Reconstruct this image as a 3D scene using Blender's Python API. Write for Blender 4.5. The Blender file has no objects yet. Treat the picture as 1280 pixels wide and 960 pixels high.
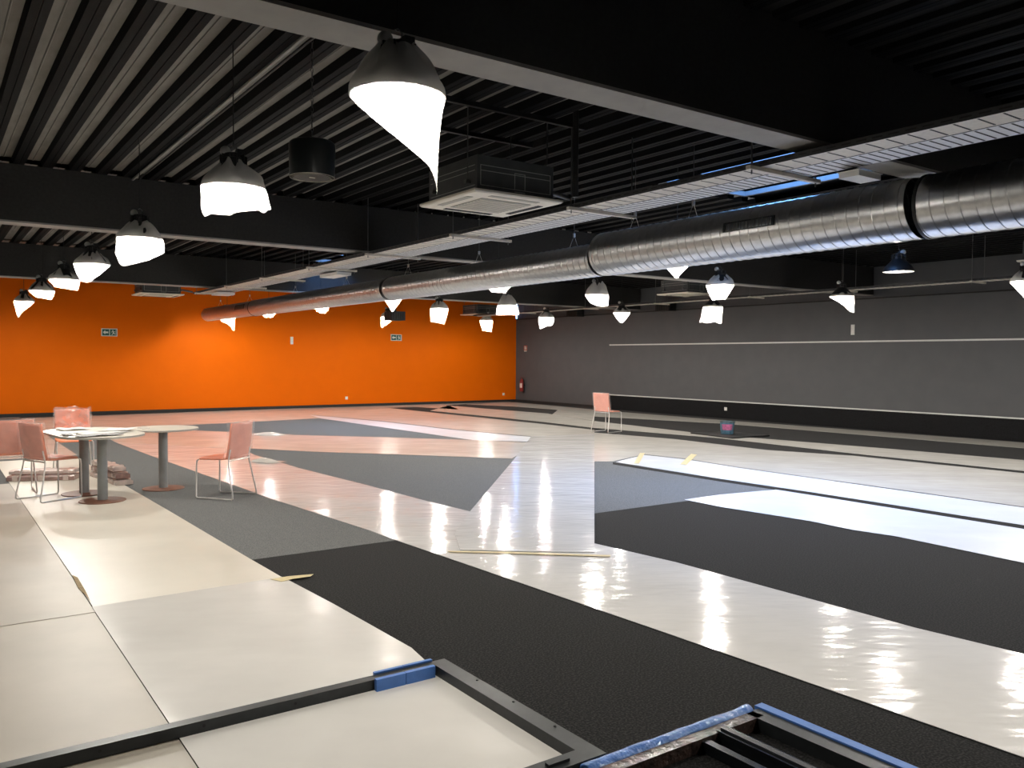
import bpy, bmesh, math, random
from mathutils import Vector, Matrix, noise
random.seed(7)
S = bpy.context.scene
COL = S.collection
PI = math.pi

# ------------------------------------------------------------------ camera
YAW, PIT, ROL, FPX = math.radians(35.267), math.radians(-1.765), math.radians(0.347), 1040.8
CAM = Vector((0, 0, 1.6))
FW = Vector((math.sin(YAW)*math.cos(PIT), math.cos(YAW)*math.cos(PIT), math.sin(PIT)))
_r = Vector((math.cos(YAW), -math.sin(YAW), 0)); _u = _r.cross(FW)
RT = _r*math.cos(ROL) + _u*math.sin(ROL)
UP = _u*math.cos(ROL) - _r*math.sin(ROL)
cd = bpy.data.cameras.new('camera'); cam = bpy.data.objects.new('camera', cd); COL.objects.link(cam)
cd.sensor_fit = 'HORIZONTAL'; cd.sensor_width = 36.0; cd.lens = 36.0*FPX/1280.0; cd.clip_end = 200
cam.matrix_world = Matrix(((RT.x, UP.x, -FW.x, CAM.x), (RT.y, UP.y, -FW.y, CAM.y), (RT.z, UP.z, -FW.z, CAM.z), (0, 0, 0, 1)))
S.camera = cam

# ------------------------------------------------------------------ world, view
S.view_settings.view_transform = 'Standard'; S.view_settings.look = 'None'
S.view_settings.gamma = 1.0; S.view_settings.exposure = 0.0; S.view_settings.use_curve_mapping = False
LAMP = 190.0            # watts in each pendant lamp
SKY = 34.0
w = bpy.data.worlds.new('world'); S.world = w; w.use_nodes = True
wn = w.node_tree.nodes; wl = w.node_tree.links
bg = wn['Background']; bg.inputs['Strength'].default_value = SKY
tc = wn.new('ShaderNodeTexCoord'); nz = wn.new('ShaderNodeTexNoise'); nz.inputs['Scale'].default_value = 2.2; nz.inputs['Detail'].default_value = 4
cr = wn.new('ShaderNodeValToRGB'); cr.color_ramp.elements[0].position = .5; cr.color_ramp.elements[1].position = .8
cr.color_ramp.elements[0].color = (.15, .40, 1.0, 1); cr.color_ramp.elements[1].color = (.30, .52, 1.0, 1)
wl.new(tc.outputs['Generated'], nz.inputs['Vector']); wl.new(nz.outputs['Fac'], cr.inputs['Fac']); wl.new(cr.outputs['Color'], bg.inputs['Color'])
S.cycles.caustics_reflective = False; S.cycles.caustics_refractive = False
S.cycles.sample_clamp_indirect = 6.0
S.cycles.transparent_max_bounces = 12

def at(x, y, z=0.0):                      # photo point -> the place in the hall at height z
    d = FW + RT*((x-640)/FPX) - UP*((y-480)/FPX)
    return CAM + d*((z-CAM.z)/d.z)

# ------------------------------------------------------------------ materials
def mat(name, col, rough=.5, metal=0., spec=.5, noise_amt=0., nscale=20., bump=0., bscale=40., bdist=.01, ndetail=3, coat=0., stretch=None, lo=.3, hi=.7):
    m = bpy.data.materials.new(name); m.use_nodes = True
    n = m.node_tree.nodes; l = m.node_tree.links; b = n['Principled BSDF']
    b.inputs['Base Color'].default_value = (*col, 1); b.inputs['Roughness'].default_value = rough
    b.inputs['Metallic'].default_value = metal; b.inputs['Specular IOR Level'].default_value = spec
    b.inputs['Coat Weight'].default_value = coat; b.inputs['Coat Roughness'].default_value = .1
    if noise_amt or bump:
        t = n.new('ShaderNodeTexCoord'); src = t.outputs['Object']
        if stretch:
            mp = n.new('ShaderNodeMapping'); mp.inputs['Scale'].default_value = stretch; l.new(src, mp.inputs['Vector']); src = mp.outputs['Vector']
    if noise_amt:
        z = n.new('ShaderNodeTexNoise'); z.inputs['Scale'].default_value = nscale; z.inputs['Detail'].default_value = ndetail
        r = n.new('ShaderNodeValToRGB'); r.color_ramp.elements[0].position = lo; r.color_ramp.elements[1].position = hi
        r.color_ramp.elements[0].color = (*[max(0, c*(1-noise_amt)) for c in col], 1)
        r.color_ramp.elements[1].color = (*[min(1, c*(1+noise_amt)) for c in col], 1)
        l.new(src, z.inputs['Vector']); l.new(z.outputs['Fac'], r.inputs['Fac']); l.new(r.outputs['Color'], b.inputs['Base Color'])
    if bump:
        z2 = n.new('ShaderNodeTexNoise'); z2.inputs['Scale'].default_value = bscale; z2.inputs['Detail'].default_value = 2
        bp = n.new('ShaderNodeBump'); bp.inputs['Strength'].default_value = bump; bp.inputs['Distance'].default_value = bdist
        l.new(src, z2.inputs['Vector']); l.new(z2.outputs['Fac'], bp.inputs['Height']); l.new(bp.outputs['Normal'], b.inputs['Normal'])
        if coat: l.new(bp.outputs['Normal'], b.inputs['Coat Normal'])
    return m

M = {}
M['black_carpet'] = mat('black_carpet', (.0108, .0105, .0102), .95, spec=.1, noise_amt=.98, nscale=95, ndetail=1.5, lo=.44, hi=.64)
M['grey_carpet'] = mat('grey_carpet', (.140, .143, .140), .95, spec=.1, noise_amt=.30, nscale=120, ndetail=2, lo=.38, hi=.62)
M['orange'] = mat('orange_paint', (.74, .135, .0005), .6, spec=.08, noise_amt=.02, nscale=2, bump=.1, bscale=150, bdist=.002)
M['grey_wall'] = mat('grey_paint', (.092, .094, .100), .6, spec=.25, noise_amt=.04, nscale=3, bump=.1, bscale=150, bdist=.002)
M['dado'] = mat('black_dado_carpet', (.012, .012, .013), .95, spec=.1, noise_amt=.6, nscale=90, bump=.5, bscale=200, bdist=.004)
M['black_paint'] = mat('black_paint', (.030, .029, .028), .6, spec=.2, noise_amt=.15, nscale=30)
M['flange'] = mat('grey_flange', (.34, .33, .31), .6, spec=.3, noise_amt=.06, nscale=8)
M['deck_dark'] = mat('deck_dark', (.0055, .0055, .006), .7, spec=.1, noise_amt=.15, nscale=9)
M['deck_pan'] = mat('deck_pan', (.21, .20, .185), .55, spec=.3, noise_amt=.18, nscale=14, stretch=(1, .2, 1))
M['roof'] = mat('roof_slab', (.015, .015, .015), .9)
M['dark_plain'] = mat('dark_plaster', (.06, .06, .062), .8, noise_amt=.05, nscale=3)
M['white_trim'] = mat('white_trim', (.62, .62, .6), .45, noise_amt=.04, nscale=12)
M['upstand'] = mat('skylight_upstand', (.11, .11, .11), .6, spec=.2, noise_amt=.05, nscale=6)
M['white_plastic'] = mat('white_plastic', (.72, .71, .68), .4, noise_amt=.03, nscale=12)
M['panel_white'] = mat('cassette_panel', (.82, .77, .66), .45, noise_amt=.03, nscale=12)
M['panel_grille'] = mat('cassette_grille', (.42, .40, .34), .6, noise_amt=.05, nscale=60)
M['cassette_body'] = mat('cassette_body', (.075, .08, .08), .5, metal=.2, noise_amt=.15, nscale=8)
M['print_white'] = mat('white_print', (.5, .5, .48), .6, noise_amt=.05, nscale=20)
M['slot_black'] = mat('slot_black', (.006, .006, .006), .7, noise_amt=.1, nscale=20)
M['galv'] = mat('galvanised', (.62, .62, .62), .30, metal=1., noise_amt=.08, nscale=22)
M['tray'] = mat('tray_zinc', (.68, .63, .55), .5, metal=.25, noise_amt=.07, nscale=30)
M['tray2'] = mat('tray_zinc_pale', (.74, .74, .75), .45, metal=.25, noise_amt=.07, nscale=30)
M['tray_side'] = mat('tray_side', (.035, .035, .037), .45, metal=.3, noise_amt=.1, nscale=30)
M['rod'] = mat('threaded_rod', (.14, .14, .14), .4, metal=.6, noise_amt=.1, nscale=90)
M['chrome'] = mat('chrome', (.72, .70, .68), .3, metal=.55, noise_amt=.04, nscale=20)
M['lamp_metal'] = mat('lamp_metal', (.014, .014, .014), .45, metal=.3, noise_amt=.1, nscale=15)
M['ball'] = mat('sensor_ball', (.55, .55, .53), .35, noise_amt=.03, nscale=20)
M['speaker'] = mat('speaker_body', (.010, .013, .014), .4, noise_amt=.1, nscale=20)
M['speaker_face'] = mat('speaker_cloth', (.05, .045, .042), .9, noise_amt=.2, nscale=200)
M['speaker_ring'] = mat('speaker_ring', (.55, .5, .42), .5, noise_amt=.05, nscale=20)
M['chair_orange'] = mat('chair_orange', (.72, .20, .08), .5, noise_amt=.05, nscale=12)
M['chair_salmon'] = mat('chair_salmon', (.72, .26, .175), .35, noise_amt=.10, nscale=9, bump=.35, bscale=14, bdist=.01, coat=.5)
M['table_top'] = mat('table_top', (.66, .62, .53), .4, noise_amt=.05, nscale=7)
M['table_edge'] = mat('table_edge', (.34, .33, .30), .5, noise_amt=.05, nscale=7)
M['post'] = mat('table_post', (.27, .28, .28), .4, metal=.3, noise_amt=.06, nscale=12)
M['rust'] = mat('base_brown', (.20, .085, .05), .5, noise_amt=.2, nscale=14)
M['frame'] = mat('frame_steel', (.030, .034, .036), .38, metal=.4, noise_amt=.15, nscale=20)
M['frame_gloss'] = mat('frame_gloss', (.020, .023, .026), .22, metal=.5, noise_amt=.12, nscale=15)
M['blue'] = mat('blue_foam', (.060, .175, .50), .5, noise_amt=.08, nscale=16, bump=.25, bscale=30, bdist=.006)
M['blue_film'] = mat('blue_foam_in_film', (.060, .175, .50), .5, noise_amt=.15, nscale=16, bump=.8, bscale=38, bdist=.012, coat=1.)
M['brown_film'] = mat('rusty_bar_in_film', (.045, .026, .020), .5, noise_amt=.7, nscale=26, bump=.8, bscale=38, bdist=.012, coat=1.)
M['tape'] = mat('masking_tape', (.60, .50, .27), .6, noise_amt=.08, nscale=30)
M['brown_gap'] = mat('torn_paper', (.30, .22, .11), .8, noise_amt=.2, nscale=18)
M['paper'] = mat('paper', (.74, .73, .70), .7, noise_amt=.08, nscale=30)
M['print_grey'] = mat('printed_paper', (.36, .36, .36), .7, noise_amt=.5, nscale=60)
M['dark_paper'] = mat('dark_paper', (.03, .03, .035), .5, noise_amt=.4, nscale=30)
M['wrap'] = mat('wrapped_board', (.60, .50, .46), .3, noise_amt=.22, nscale=12, bump=.5, bscale=20, bdist=.01, coat=.6)
M['wrap_dark'] = mat('wrapped_board_dark', (.30, .19, .17), .3, noise_amt=.3, nscale=14, bump=.5, bscale=20, bdist=.01, coat=.6)
M['red'] = mat('extinguisher_red', (.22, .012, .010), .35, noise_amt=.06, nscale=16)
M['black_rubber'] = mat('black_rubber', (.008, .008, .008), .6, noise_amt=.1, nscale=20)
M['label_pale'] = mat('pale_label', (.62, .50, .45), .5, noise_amt=.2, nscale=60)
M['green'] = mat('sign_green', (.015, .085, .065), .5, noise_amt=.05, nscale=16)
M['sign_white'] = mat('sign_white', (.66, .68, .62), .5, noise_amt=.03, nscale=16)
M['sign_red'] = mat('sign_red', (.40, .09, .07), .5, noise_amt=.1, nscale=30)
M['bucket'] = mat('bucket_blue', (.10, .20, .28), .4, noise_amt=.25, nscale=14)
M['bucket_label'] = mat('bucket_pink', (.50, .14, .28), .5, noise_amt=.3, nscale=18)
M['bucket_rim'] = mat('bucket_rim', (.10, .12, .12), .4, noise_amt=.1, nscale=18)
M['board'] = mat('black_board', (.010, .010, .010), .6, noise_amt=.2, nscale=20)

for k_ in ('black_carpet', 'grey_carpet', 'dado'):
    b_ = M[k_].node_tree.nodes['Principled BSDF']; b_.inputs['Sheen Weight'].default_value = .05 if k_ == 'black_carpet' else .03; b_.inputs['Sheen Roughness'].default_value = .5

def sheet_mat(name, col, rough, bump, bscale, dirt=.05):
    m = mat(name, col, rough, spec=.5, noise_amt=dirt, nscale=1.6, ndetail=6)
    n = m.node_tree.nodes; l = m.node_tree.links; b = n['Principled BSDF']
    t = n.new('ShaderNodeTexCoord')
    mp0 = n.new('ShaderNodeMapping'); mp0.inputs['Rotation'].default_value = (0, 0, math.radians(35)); mp = n.new('ShaderNodeMapping'); mp.inputs['Scale'].default_value = (.42, 1, 1); l.new(mp0.outputs['Vector'], mp.inputs['Vector'])
    z1 = n.new('ShaderNodeTexNoise'); z1.inputs['Scale'].default_value = bscale; z1.inputs['Detail'].default_value = 1.5
    z2 = n.new('ShaderNodeTexNoise'); z2.inputs['Scale'].default_value = bscale*.22; z2.inputs['Detail'].default_value = 1
    ad = n.new('ShaderNodeMath'); ad.operation = 'MULTIPLY_ADD'; ad.inputs[1].default_value = 1.8
    bp = n.new('ShaderNodeBump'); bp.inputs['Strength'].default_value = 1.0; bp.inputs['Distance'].default_value = bump
    l.new(t.outputs['Object'], mp0.inputs['Vector']); l.new(mp.outputs['Vector'], z1.inputs['Vector']); l.new(mp.outputs['Vector'], z2.inputs['Vector'])
    l.new(z2.outputs['Fac'], ad.inputs[0]); l.new(z1.outputs['Fac'], ad.inputs[2]); l.new(ad.outputs[0], bp.inputs['Height']); l.new(bp.outputs['Normal'], b.inputs['Normal'])
    return m
M['sheet_gloss'] = sheet_mat('film_sheet', (.76, .74, .71), .10, .0062, 9.5)
M['sheet_cream'] = sheet_mat('cream_sheet', (.66, .615, .525), .38, .004, 3.0, .06)
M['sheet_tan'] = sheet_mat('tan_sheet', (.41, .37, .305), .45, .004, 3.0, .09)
M['sheet_front'] = sheet_mat('front_sheet', (.71, .685, .64), .16, .0045, 5.0, .06)
M['sheet_white'] = sheet_mat('white_sheet', (.80, .81, .83), .25, .004, 3.5, .05)
M['sheet_far'] = sheet_mat('far_sheet', (.66, .63, .57), .18, .005, 6.0, .08)

def film_mat(name, col, alpha, translucent=.0, rough=.25):
    m = bpy.data.materials.new(name); m.use_nodes = True
    n = m.node_tree.nodes; l = m.node_tree.links; n.remove(n['Principled BSDF'])
    out = n['Material Output']; tr = n.new('ShaderNodeBsdfTransparent'); mx = n.new('ShaderNodeMixShader')
    if translucent:
        a = n.new('ShaderNodeBsdfTranslucent'); a.inputs['Color'].default_value = (*col, 1)
        g = n.new('ShaderNodeBsdfDiffuse'); g.inputs['Color'].default_value = (*col, 1)
        m2 = n.new('ShaderNodeMixShader'); m2.inputs[0].default_value = 1-translucent
        l.new(a.outputs[0], m2.inputs[1]); l.new(g.outputs[0], m2.inputs[2]); s = m2.outputs[0]
    else:
        p = n.new('ShaderNodeBsdfPrincipled'); p.inputs['Base Color'].default_value = (*col, 1); p.inputs['Roughness'].default_value = rough
        t = n.new('ShaderNodeTexCoord'); z = n.new('ShaderNodeTexNoise'); z.inputs['Scale'].default_value = 16
        b = n.new('ShaderNodeBump'); b.inputs['Strength'].default_value = .8; b.inputs['Distance'].default_value = .02
        l.new(t.outputs['Object'], z.inputs['Vector']); l.new(z.outputs['Fac'], b.inputs['Height']); l.new(b.outputs['Normal'], p.inputs['Normal']); s = p.outputs[0]
    mx.inputs[0].default_value = alpha
    l.new(tr.outputs[0], mx.inputs[1]); l.new(s, mx.inputs[2]); l.new(mx.outputs[0], out.inputs['Surface'])
    return m
M['bag'] = film_mat('lit_bag_film', (.95, .93, .88), .26, translucent=.8)
M['bag_top'] = film_mat('grey_bag_film', (.90, .88, .84), .85, translucent=.5)
M['wrap_film'] = film_mat('clear_wrap_film', (.85, .78, .75), .11, rough=.12)
M['pane'] = film_mat('skylight_pane', (.5, .6, .7), .06, rough=.05)
def emis(name, col, s):
    m = bpy.data.materials.new(name); m.use_nodes = True
    b = m.node_tree.nodes['Principled BSDF']; b.inputs['Base Color'].default_value = (.8, .8, .8, 1)
    b.inputs['Emission Color'].default_value = (*col, 1); b.inputs['Emission Strength'].default_value = s
    return m
M['lens'] = emis('lamp_lens', (1.0, .95, .87), 12.0)

# ------------------------------------------------------------------ mesh builder
class MB:
    def __init__(s): s.v = []; s.f = []; s.m = []
    def quad(s, pts, mi=0):
        b = len(s.v); s.v += [tuple(p) for p in pts]; s.f.append(tuple(range(b, b+len(pts)))); s.m.append(mi); return s
    def box(s, x0, x1, y0, y1, z0, z1, mi=0, rz=0, c=None):
        b = len(s.v); P = [(x, y, z) for z in (z0, z1) for y in (y0, y1) for x in (x0, x1)]
        if rz:
            cx, cy = c or ((x0+x1)/2, (y0+y1)/2); ca, sa = math.cos(rz), math.sin(rz)
            P = [(cx+(x-cx)*ca-(y-cy)*sa, cy+(x-cx)*sa+(y-cy)*ca, z) for x, y, z in P]
        s.v += P
        for q in ((0, 2, 3, 1), (4, 5, 7, 6), (0, 1, 5, 4), (2, 6, 7, 3), (0, 4, 6, 2), (1, 3, 7, 5)): s.f.append(tuple(b+i for i in q)); s.m.append(mi)
        return s
    def prism(s, poly, z0, z1, mi=0):
        a = sum(poly[i][0]*poly[(i+1) % len(poly)][1]-poly[(i+1) % len(poly)][0]*poly[i][1] for i in range(len(poly)))
        if a < 0: poly = poly[::-1]
        n = len(poly); b = len(s.v)
        s.v += [(p[0], p[1], z0) for p in poly] + [(p[0], p[1], z1) for p in poly]
        s.f.append(tuple(b+i for i in reversed(range(n)))); s.m.append(mi)
        s.f.append(tuple(b+n+i for i in range(n))); s.m.append(mi)
        for i in range(n): s.f.append((b+i, b+(i+1) % n, b+n+(i+1) % n, b+n+i)); s.m.append(mi)
        return s
    def rings(s, R, mi=0, cap0=True, cap1=True, close=True):
        b = len(s.v); n = len(R[0])
        for r in R: s.v += [tuple(p) for p in r]
        for i in range(len(R)-1):
            for j in range(n if close else n-1):
                k = (j+1) % n; s.f.append((b+i*n+j, b+i*n+k, b+(i+1)*n+k, b+(i+1)*n+j)); s.m.append(mi)
        if cap0: s.f.append(tuple(b+j for j in reversed(range(n)))); s.m.append(mi)
        if cap1: s.f.append(tuple(b+(len(R)-1)*n+j for j in range(n))); s.m.append(mi)
        return s
    def lathe(s, prof, seg=20, c=(0, 0, 0), mi=0, cap0=True, cap1=True):
        return s.rings([[(c[0]+r*math.cos(2*PI*j/seg), c[1]+r*math.sin(2*PI*j/seg), c[2]+z) for j in range(seg)] for r, z in prof], mi, cap0, cap1)
    def tube(s, pts, r, seg=8, mi=0):
        P = [Vector(p) for p in pts]; R = []; prev = None
        for i, p in enumerate(P):
            d = (P[min(i+1, len(P)-1)]-P[max(i-1, 0)]).normalized()
            if prev is None:
                a = Vector((0, 0, 1)) if abs(d.z) < .9 else Vector((1, 0, 0)); nn = (a - d*a.dot(d)).normalized()
            else: nn = (prev - d*prev.dot(d)).normalized()
            prev = nn; bb = d.cross(nn)
            R.append([p + nn*(r*math.cos(2*PI*j/seg)) + bb*(r*math.sin(2*PI*j/seg)) for j in range(seg)])
        return s.rings(R, mi)
    def sphere(s, c, r, seg=14, n=8, mi=0):
        return s.lathe([(r*math.sin(PI*(i+.02)/(n+.04)), -r*math.cos(PI*(i+.02)/(n+.04))) for i in range(n+1)], seg, c, mi)
    def grid(s, fn, nu, nv, mi=0):
        b = len(s.v)
        for i in range(nu+1):
            for j in range(nv+1): s.v.append(tuple(fn(i/nu, j/nv)))
        for i in range(nu):
            for j in range(nv):
                a = b+i*(nv+1)+j; s.f.append((a, a+nv+1, a+nv+2, a+1)); s.m.append(mi)
        return s
    def mesh(s, name, mats, smooth=False):
        me = bpy.data.meshes.new(name); me.from_pydata(s.v, [], s.f)
        for m in (mats if isinstance(mats, (list, tuple)) else [mats]): me.materials.append(M[m])
        for p, i in zip(me.polygons, s.m): p.material_index = i
        bm = bmesh.new(); bm.from_mesh(me); bmesh.ops.recalc_face_normals(bm, faces=bm.faces); bm.to_mesh(me); bm.free()
        if smooth:
            me.shade_smooth(); me.set_sharp_from_angle(angle=math.radians(42))
        return me
    def build(s, name, mats, parent=None, smooth=False, loc=None, solid=0):
        return obj(name, s.mesh(name, mats, smooth), parent, loc, solid)
def obj(name, me, parent=None, loc=None, solid=0):
    o = bpy.data.objects.new(name, me); COL.objects.link(o)
    if parent: o.parent = parent
    if loc: o.location = loc
    if solid:
        md = o.modifiers.new('thick', 'SOLIDIFY'); md.thickness = solid; md.offset = 0
    return o
def tag(o, label, cat, group=None):
    o['label'] = label; o['category'] = cat
    if group: o['group'] = group
    return o
def thing(name, label, cat, loc=(0, 0, 0), rz=0, group=None):
    o = bpy.data.objects.new(name, None); COL.objects.link(o); o.location = loc; o.rotation_euler = (0, 0, rz); o.empty_display_size = .1
    return tag(o, label, cat, group)
def struct(o): o['kind'] = 'structure'; return o
def copy_tree(o, parent=None):
    c = o.copy(); COL.objects.link(c); c.parent = parent
    for ch in o.children: copy_tree(ch, c)
    return c

# ------------------------------------------------------------------ the hall
X0, X1, Y0, Y1 = -3.5, 17.85, -3.5, 25.0
ZB, ZD, ZP, ZR = 3.09, 3.74, 3.81, 3.86        # beam underside, deck rib underside, deck pan, roof slab
SKYL = [(7.48, 9.05, 5.45, 7.4), (7.38, 8.2, 16.7, 18.3)]

floor = struct(MB().box(X0, X1, Y0, Y1, -.1, 0).build('floor', 'black_carpet'))
MB().prism([(X0, 6.5), (11.9, 6.5), (11.9, 21.5), (X0, 21.5)], 0, .002).build('floor_inlay', 'grey_carpet', floor)['label'] = 'mid grey carpet field'

wr = struct(MB().box(X1, X1+.2, Y0-.2, Y1+.2, 0, ZB-.02).build('wall_right', 'grey_wall'))
MB().box(X1+.04, X1+.2, Y0, Y1, ZB-.02, ZR).build('upper_wall', 'grey_wall', wr)
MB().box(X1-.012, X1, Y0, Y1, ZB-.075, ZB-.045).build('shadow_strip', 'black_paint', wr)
struct(MB().box(X0-.2, X1, Y1, Y1+.2, 0, ZR).build('wall_back', 'orange'))
struct(MB().box(X0-.2, X0, Y0, Y1, 0, ZR).build('wall_left', 'dark_plain'))
struct(MB().box(X0-.2, X1, Y0-.2, Y0, 0, ZR).build('wall_front', 'dark_plain'))
struct(MB().box(X0, X1, Y1-.02, Y1, 0, .09).build('baseboard_back', 'black_paint'))
struct(MB().box(X1-.02, X1, 19.85, Y1-.02, 0, .09).build('baseboard_right', 'black_paint'))
d = struct(MB().box(X1-.035, X1, Y0, 19.85, 0, .45).build('trim_1', 'dado')); 
MB().box(X1-.05, X1, Y0, 19.82, .45, .478).build('white_edge', 'white_trim', d)
MB().box(X1-.04, X1, 19.82, 19.90, 0, .50).build('end_post', 'black_paint', d)
struct(MB().box(X1-.03, X1, Y0, 19.85, 2.025, 2.06).build('trim_2', 'white_trim'))

# roof slab with the skylight openings, and the ribbed steel deck under it
cm = MB(); xs = [X0]; 
def roof_piece(a, b, c, d_): cm.box(a, b, c, d_, ZR, ZR+.12)
roof_piece(X0-.2, 7.05, Y0-.2, Y1+.2); roof_piece(9.1, X1+.2, Y0-.2, Y1+.2)
yy = Y0-.2
for (u0, u1, v0, v1) in SKYL:
    roof_piece(7.05, 9.1, yy, v0)
    if u0 > 7.05: roof_piece(7.05, u0, v0, v1)
    roof_piece(u1, 9.1, v0, v1); yy = v1
roof_piece(7.05, 9.1, yy, Y1+.2)
ceil = struct(cm.build('ceiling', 'roof'))
PITCH = .283
ribmesh = {}
def rib(x, y0, y1, dz=0.):
    if y1-y0 < .05: return
    key = (round(y1-y0, 2))
    if key not in ribmesh:
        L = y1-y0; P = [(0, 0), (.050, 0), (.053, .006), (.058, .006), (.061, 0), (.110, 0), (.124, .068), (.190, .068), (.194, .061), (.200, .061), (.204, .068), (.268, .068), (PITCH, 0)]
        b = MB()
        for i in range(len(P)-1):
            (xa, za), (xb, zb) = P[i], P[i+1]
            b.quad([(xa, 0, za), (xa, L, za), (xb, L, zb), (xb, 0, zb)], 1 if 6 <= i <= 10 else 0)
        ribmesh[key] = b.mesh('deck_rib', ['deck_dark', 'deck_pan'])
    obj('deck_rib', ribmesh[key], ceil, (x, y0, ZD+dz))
def bay(y0, y1, xa, xb, dz=0.):
    k0 = math.floor((xa-.564)/PITCH)
    x = .564 + k0*PITCH
    while x < xb:
        segs = [(y0, y1)]
        for (u0, u1, v0, v1) in SKYL:
            if x < u1+.05 and x+PITCH > u0-.05:
                segs = [q for (p, r_) in segs for q in (((p, v0-.05), (v1+.05, r_)) if p < v0 < r_ else ((p, r_),))]
        for p, q in segs: rib(x, p, q, dz)
        x += PITCH
bay(-1.0, 3.5, 1.5, 13.0, .08)
bay(3.75, 10.88, -1.5, X1-.25)
bay(11.13, 18.5, -1.5, X1-.25)
bay(18.75, Y1, 0, X1-.25)

def beam(y0, label, ztop):
    o = thing('roof_beam', label, 'beam', (X0, y0, ZB), group='steel roof beams')
    L = X1-X0
    MB().box(0, L, 0, .25, .02, ztop-ZB).build('web', 'black_paint', o)
    f = MB().box(0, L, -.005, .255, 0, .02).build('bottom_flange', 'flange', o); f['label'] = 'grey lower flange'  # lower flange in a lighter grey than the web
    return o
beam(3.5, 'black roof beam nearest to the camera, crossing the top of the picture', ZD+.10)
beam(10.88, 'black roof beam in the middle, behind the second covered lamp', ZD)
beam(18.5, 'black roof beam farthest away, just above the orange wall', ZD)

for n, (a, b, c, e) in enumerate(SKYL):
    t = .05
    fr = MB()
    fr.box(a-t, a, c-t, e+t, ZP-.01, ZR+.62); fr.box(b, b+t, c-t, e+t, ZP-.01, ZR+.62); fr.box(a, b, c-t, c, ZP-.01, ZR+.62); fr.box(a, b, e, e+t, ZP-.01, ZR+.62)
    o = struct(fr.build('window_%d' % (n+1), 'upstand'))
    MB().box(a, b, c, e, ZR+.56, ZR+.57).build('pane', 'pane', o)
    al = bpy.data.lights.new('skylight_portal', 'AREA'); al.shape = 'RECTANGLE'; al.size = b-a; al.size_y = e-c; al.cycles.is_portal = True
    ao = bpy.data.objects.new('skylight_portal', al); COL.objects.link(ao); ao.location = ((a+b)/2, (c+e)/2, ZR+.50)

# ------------------------------------------------------------------ protective floor sheets
def sheet(label, pts, m, z0=.003, th=.0025, floorpts=False, subdiv=False):
    P = [(at(*p).x, at(*p).y) for p in pts] if not floorpts else pts
    c = (sum(p[0] for p in P)/len(P), sum(p[1] for p in P)/len(P))
    o = MB().prism([(p[0]-c[0], p[1]-c[1]) for p in P], 0, th).build('floor_sheet', m, None, loc=(c[0], c[1], z0))
    return tag(o, label, 'floor sheet', 'protective sheets on the floor')
G = True
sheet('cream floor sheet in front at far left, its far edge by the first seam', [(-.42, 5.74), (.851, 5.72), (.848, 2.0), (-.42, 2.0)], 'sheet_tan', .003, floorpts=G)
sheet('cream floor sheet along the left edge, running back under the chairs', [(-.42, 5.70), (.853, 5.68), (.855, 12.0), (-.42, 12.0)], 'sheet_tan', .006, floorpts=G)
sheet('cream floor sheet with a torn brown seam, under the round tables', [(.86, 5.72), (2.1, 5.76), (2.085, 6.5), (2.05, 9.0), (2.0, 11.6), (1.95, 14.6), (.86, 14.6)], 'sheet_cream', .006, floorpts=G)
sheet('glossy cream floor sheet in front, partly under the black steel frame', [(.853, 5.80), (2.1, 5.83), (2.14, 5.0), (2.165, 4.0), (2.12, 3.7), (2.1, 2.3), (.85, 2.0)], 'sheet_front', .009, floorpts=G)
sheet('pale floor sheet at the far left, beyond the round tables', [(-3.0, 14.9), (2.0, 14.9), (2.0, 24.8), (-3.0, 24.8)], 'sheet_far', .003, floorpts=G)
S1low = [(135, 548), (146, 553.8), (191.6, 571), (245, 590), (300, 609.5), (332, 621.5), (459, 662.6), (496.5, 676.2), (820, 787.6), (1280, 948)]
S1up = [(1280, 818.6), (1143, 785.5), (1000, 746), (845, 703.6), (743, 680), (588, 640), (534, 627), (459, 607), (374, 585.6), (346, 577), (318, 569), (300, 560), (250, 552), (200, 545)]
sheet('long glossy floor sheet running diagonally from the lone chair to the lower right', S1low+[(1400, 990), (1400, 850)]+S1up, 'sheet_gloss', .003)
sheet('pinkish floor sheet between the two grey carpet triangles', [(120, 541), (243, 538.6), (277, 540), (314.6, 541.8), (355.8, 543.9), (480.6, 547), (589.5, 550.6), (672, 553), (640, 573.7), (475, 567.8), (395.6, 565.2), (313, 561.2), (250, 559), (146, 553.5)], 'sheet_far', .006)
sheet('bluish white floor sheet pointing at the camera, left of the straight carpet edge', [(568, 668), (588, 640), (642, 575.8), (664, 546), (743, 543), (743, 692), (660, 691), (575, 689)], 'sheet_gloss', .010)
sheet('bright white floor sheet under the skylight, wedge at its left end', [(856, 625), (900, 619), (931, 616), (970, 612.6), (1016, 619.8), (1280, 662), (1400, 681), (1400, 731), (1280, 704.4), (1120, 671), (1066, 663), (1013, 652), (900, 634)], 'sheet_white', .004)
sheet('narrow bluish white floor sheet behind the thick dark gap', [(770, 577.6), (805, 569), (860, 575), (922, 585), (1042.5, 602), (1280, 635), (1400, 652), (1400, 675.5), (1280, 657), (1016, 615.8), (900, 598.6)], 'sheet_white', .003)
sheet('wide cream floor sheet behind the taped one, in the middle right', [(743, 577), (766, 577), (805, 568), (860, 574), (922, 584), (1042.5, 601), (1280, 634), (1400, 651), (1400, 606), (1280, 592), (1066, 570), (960, 563), (842, 549), (743, 541)], 'sheet_far', .003)
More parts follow.
